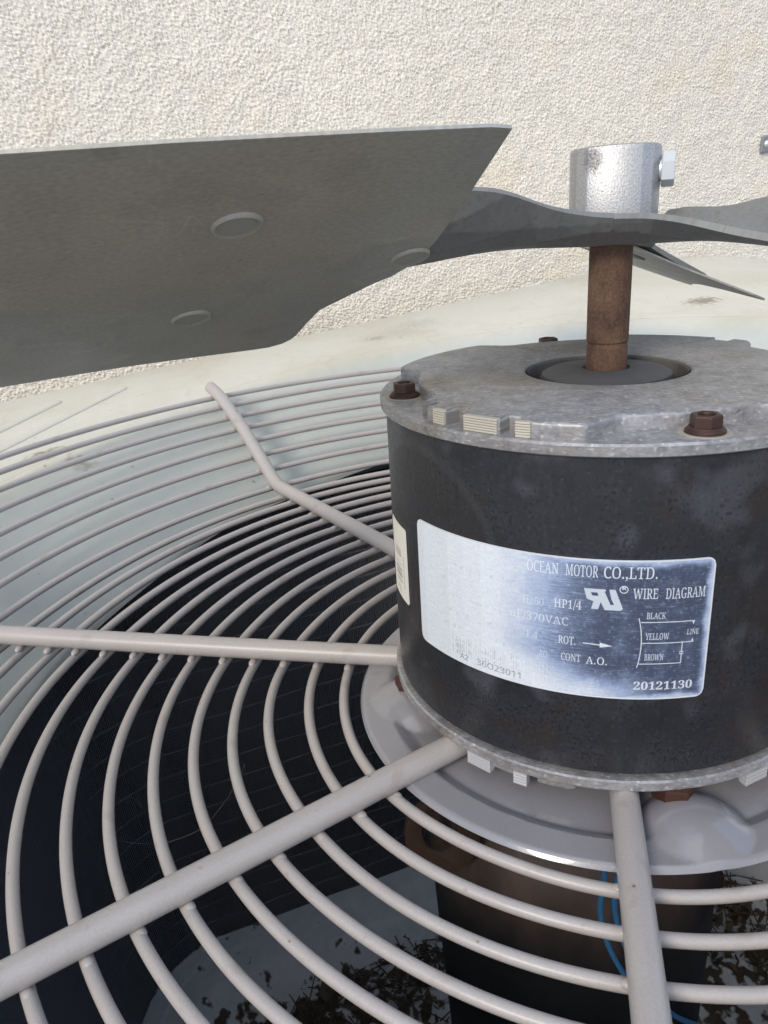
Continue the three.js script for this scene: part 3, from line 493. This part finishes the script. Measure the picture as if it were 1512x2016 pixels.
function wrapped(a0, a1, y0, y1, r, cr, th, n = 90, m = 24) {     // a rounded sticker bent round the motor
  const w = rad(a1 - a0) * r, h = y1 - y0;
  const g = gridMesh(n, m, (u, v) => {
    let px = u * w, py = v * h; const ex = Math.max(cr - px, px - (w - cr), 0); if (ex > 0) { const lim = cr - Math.sqrt(Math.max(0, cr * cr - ex * ex)); py = mix(lim, h - lim, v); }
    const a = rad(a0) + px / r; return [r * Math.sin(a), y0 + py, r * Math.cos(a)];
  }, (q) => [(Math.atan2(q[0], q[2]) - rad(a0)) / rad(a1 - a0), (q[1] - y0) / h]);
  return thick(g, -th);
}
mpart('nameplate', wrapped(-46.9, 23.5, -0.0660, -0.0262, MR + 0.0003, 0.0022, 0.0003, 220, 30), std({ map: labelTexture(), roughness: 0.36, metalness: 0.12 }), motor, 'worn silver and blue nameplate with printed wiring diagram');
{
  const c = document.createElement('canvas'); c.width = 256; c.height = 760; const x = c.getContext('2d'); x.fillStyle = '#e6e4da'; x.fillRect(0, 0, 256, 760);
  seed = 909; for (let i = 0; i < 300; i++) { x.fillStyle = `rgba(150,150,140,${0.12 * rnd()})`; x.fillRect(256 * rnd(), 760 * rnd(), 20 * rnd(), 14 * rnd()); }
  for (let y = 250; y < 600;) { const h = 4 + 10 * rnd(); x.fillStyle = `rgba(70,70,70,${0.35 + 0.45 * rnd()})`; if (rnd() > 0.25) x.fillRect(60, y, 110, h); y += h + 4 + 9 * rnd(); }
  x.fillStyle = 'rgba(90,90,90,0.5)'; for (let i = 0; i < 14; i++) { x.fillRect(195, 300 + i * 24, 14, 12); x.fillRect(90 + i * 3, 640 + i * 4, 4, 18); }
  const t = new THREE.CanvasTexture(c); t.colorSpace = THREE.SRGBColorSpace;
  mpart('barcode_sticker', wrapped(-67, -54.2, -0.0592, -0.0335, MR + 0.0003, 0.0006, 0.0002, 24, 12), std({ map: t, roughness: 0.6 }), motor, 'small white sticker with a faded bar code');
}

// ---------------------------------------------------------------- fan: hub, spider, three blades
const FY = 0.04824, PITCH = 22.55, CONE = 4.63, BLADES = [-59.28, 60.72, 180.72];
const fan = leaning('fan', 0.0435);
tag(fan, 'dull aluminium three-blade fan fitted upside down on the motor shaft', 'fan');
const hub = mpart('hub', (() => {
  const g = creased(lathe([[0.0065, 0.0446], [0.0123, 0.0446], [0.0124, 0.046], [0.01245, 0.0686], [0.0121, 0.0694], [0.0113, 0.0697], [0.0070, 0.0697], [0.0066, 0.069], [0.0066, 0.0674]], 96), 40); const P = g.attributes.position, U = g.attributes.uv; for (let i = 0; i < P.count; i++) U.setXY(i, U.getX(i) * 2, P.getY(i) / 0.039); return g;
})(), zincMat, fan);
{
  const s = new THREE.Shape(); for (let i = 0; i < 6; i++) { const a = i * PI / 3 + PI / 6 + 0.12; s[i ? 'lineTo' : 'moveTo'](0.0046 * Math.cos(a), 0.0046 * Math.sin(a)); }
  const g = new THREE.ExtrudeGeometry(s, { depth: 0.0028, bevelEnabled: true, bevelSize: 0.0004, bevelThickness: 0.0004, bevelOffset: -0.0004, bevelSegments: 2 }); g.translate(0, 0, 0.0130);
  const n = new THREE.CylinderGeometry(0.0030, 0.0030, 0.004, 20); n.rotateX(PI / 2); n.translate(0, 0, 0.0122);
  const m = part('set_screw', [creased(g), n], boltZinc, hub); m.rotation.y = rad(86); m.position.y = 0.0629;
}
// mapping: r along the arm, c across it (towards increasing azimuth), d along the blade normal
function bladePoint(az, r, c, d, pitch, cone = CONE) {
  const t = rad(az), b = rad(pitch), k = rad(cone), cb = Math.cos(b), sb = Math.sin(b), ck = Math.cos(k), sk = Math.sin(k);
  const h = c * cb - d * sb, up = c * sb + d * cb, out = r * ck + up * sk, y = up * ck - r * sk;    // blades droop outwards by the cone angle
  return [Math.sin(t) * out + Math.cos(t) * h, FY + y, Math.cos(t) * out - Math.sin(t) * h];
}
const outline = [[56.4, 48], [55.6, 55], [54.8, 60.5], [54.2, 63.6], [54.9, 65.6], [57, 67.3], [62, 69], [89, 73.4], [120, 78.3], [146, 81.6], [200, 86], [240, 85], [257, 79], [266, 66], [271, 30], [271, 0], [268, -30], [264, -46], [256, -53], [240, -52.5], [220, -50], [184, -50.3], [146.5, -56], [116, -63], [105, -65.3], [98.9, -66], [94.4, -64], [91.6, -60.4], [90, -56], [87.3, -42.2], [84.4, -30.4], [70, -13.5], [65.5, -9.9], [59.6, 0], [58.0, 14.3], [57.2, 34]].map((p) => new THREE.Vector2(p[0] / 1000, p[1] / 1000));
// lower boundary (inner edge, trailing edge, tip) and leading edge, so the sheet can be meshed and cambered
const at0 = outline.findIndex((p) => p.x === 0.0542), o0 = [...outline.slice(at0), ...outline.slice(0, at0)], tipAt = o0.findIndex((p) => p.x === 0.271);
const upper = o0.slice(0, tipAt + 1), lowPts = [o0[0], ...o0.slice(tipAt + 1).reverse(), o0[tipAt]], lower = [];
for (let i = 0; i + 1 < lowPts.length; i++) { const n = Math.max(1, Math.ceil(lowPts[i].distanceTo(lowPts[i + 1]) / 0.0016)); for (let k = 0; k < n; k++) lower.push([mix(lowPts[i].x, lowPts[i + 1].x, k / n), mix(lowPts[i].y, lowPts[i + 1].y, k / n)]); }
lower.push([lowPts.at(-1).x, lowPts.at(-1).y]);
const leadAt = (r) => { for (let i = 0; i + 1 < upper.length; i++) if (r <= upper[i + 1].x) return mix(upper[i].y, upper[i + 1].y, clamp((r - upper[i].x) / Math.max(1e-6, upper[i + 1].x - upper[i].x))); return upper.at(-1).y; };
const camber = (r, c, bi = 0) => (bi === 2 ? -0.0012 : -0.0055) * smooth(0.07, 0.24, r) * (1 - ((c - 0.014) / 0.072) ** 2);
const BT = 0.0007;
BLADES.forEach((az, bi) => {
  const sheet = gridMesh(lower.length - 1, 30, (u, v) => {
    const [r, c0] = lower[Math.round(u * (lower.length - 1))], c = mix(c0, Math.max(c0, leadAt(r)), v), y = camber(r, c, bi);
    return bladePoint(az, r, c, y, PITCH);
  }, (q, u, v) => { const [r, c0] = lower[Math.round(u * (lower.length - 1))]; return [r, mix(c0, leadAt(r), v)]; });
  const N = sheet.attributes.normal, g = thick(sheet, N.getY(Math.floor(N.count / 2)) > 0 ? -BT : BT);
  const bl = mpart('blade', g, bladeMat, fan);
  for (const [r, c] of [[0.1103, 0.0439], [0.0632, 0.0045], [0.1232, -0.0121]]) {
    const v = lathe([[0, -0.0004], [0.0042, -0.0005], [0.0046, -0.0003], [0.0051, -0.0009], [0.0056, -0.0008], [0.0060, 0.0001]], 40), Q = v.attributes.position; v.scale(0.94, 1, 0.94);
    for (let i = 0; i < Q.count; i++) Q.setXYZ(i, ...bladePoint(az, r + Q.getX(i), c + Q.getZ(i), Q.getY(i) + camber(r, c, bi), PITCH));
    v.computeVertexNormals(); part('rivet', v, bladeMat, bl);
  }
});
// spider: three twisted arms from one pressed sheet, its outline edge turned up
{
  const arms = [];
  BLADES.forEach((az, ai) => {
    // half width: along the seam with the next arm up to S0, then a fillet into the arm, widening under the rivets
    const L = 0.142, S0 = 0.0112, C0 = S0 * 1.7321, WT = 0.0150;
    const hw = (s, lead) => { const W = WT; let m = s < S0 ? s * 1.7321 : W + (C0 - W) * Math.exp(-(s - S0) * 0.577 / (C0 - W)) + lead * (ai ? 0 : 0.0085) * smooth(0.022, 0.046, s) * (1 - smooth(0.07, 0.115, s)) + 0.028 * smooth(0.07, 0.115, s); if (s > 0.124) m *= Math.sqrt(Math.max(0.0001, 1 - ((s - 0.124) / 0.0185) ** 2)); return Math.max(m, 0.00002); };
    const g = gridMesh(150, 40, (u, v) => {
      const s = u < 0.16 ? mix(0.0002, S0, u / 0.16) : mix(S0, L, (u - 0.16) / 0.84), w = v * 2 - 1, W = w > 0 ? 1 : 0, c = w * hw(s, W), tw = smooth(0.008, 0.060, s);
      const rimAt = s < S0 ? C0 + (S0 - s) * 0.577 : hw(s, W), e = Math.abs(c) / rimAt;
      const base = mix(-0.0028, 0.0021, tw), curl = (w > 0 ? mix(0.0070, [0.0071, 0.0042, 0.0040][ai], smooth(S0, 0.03, s)) * (1 - smooth(0.055, 0.100, s)) : mix(0.0070, ai === 2 ? 0.0020 : 0.0056, smooth(0.018, 0.045, s)) * (1 - smooth(0.070, 0.110, s))) * Math.pow(e, 2.6);
      return bladePoint(az, s, c, base + curl, PITCH * tw, CONE * tw);
    }, (q) => [q[0], q[2]]);
    arms.push(thick(g, 0.0018));
  });
  mpart('spider', arms, spiderMat, fan, 'dark pressed steel spider with three twisted arms');
}
// thin hair caught in the guard
{
  const hm = std({ color: 0x8c8880, roughness: 0.6 });
  [[[[-0.245, -0.125, -0.085], [-0.239, -0.125, -0.079], [-0.221, -0.126, -0.071], [-0.204, -0.126, -0.072], [-0.195, -0.125, -0.078], [-0.185, -0.124, -0.089], [-0.178, -0.123, -0.100]], 'long pale hair hanging curved below the wire rings'], [[[-0.240, -0.125, -0.104], [-0.236, -0.125, -0.105], [-0.232, -0.125, -0.102], [-0.229, -0.126, -0.095]], 'short pale hair curled between two wire rings at left']].forEach(([p, l]) => {
    const m = part(numbered('hair_strand'), new THREE.TubeGeometry(new THREE.CatmullRomCurve3(p.map((q) => V(...q))), 60, 0.00006, 5), hm, scene); tag(m, l, 'hair');
  });
}
scene.traverse((o) => { if (o.isMesh) o.castShadow = o.receiveShadow = true; });
renderer.render(scene, camera);
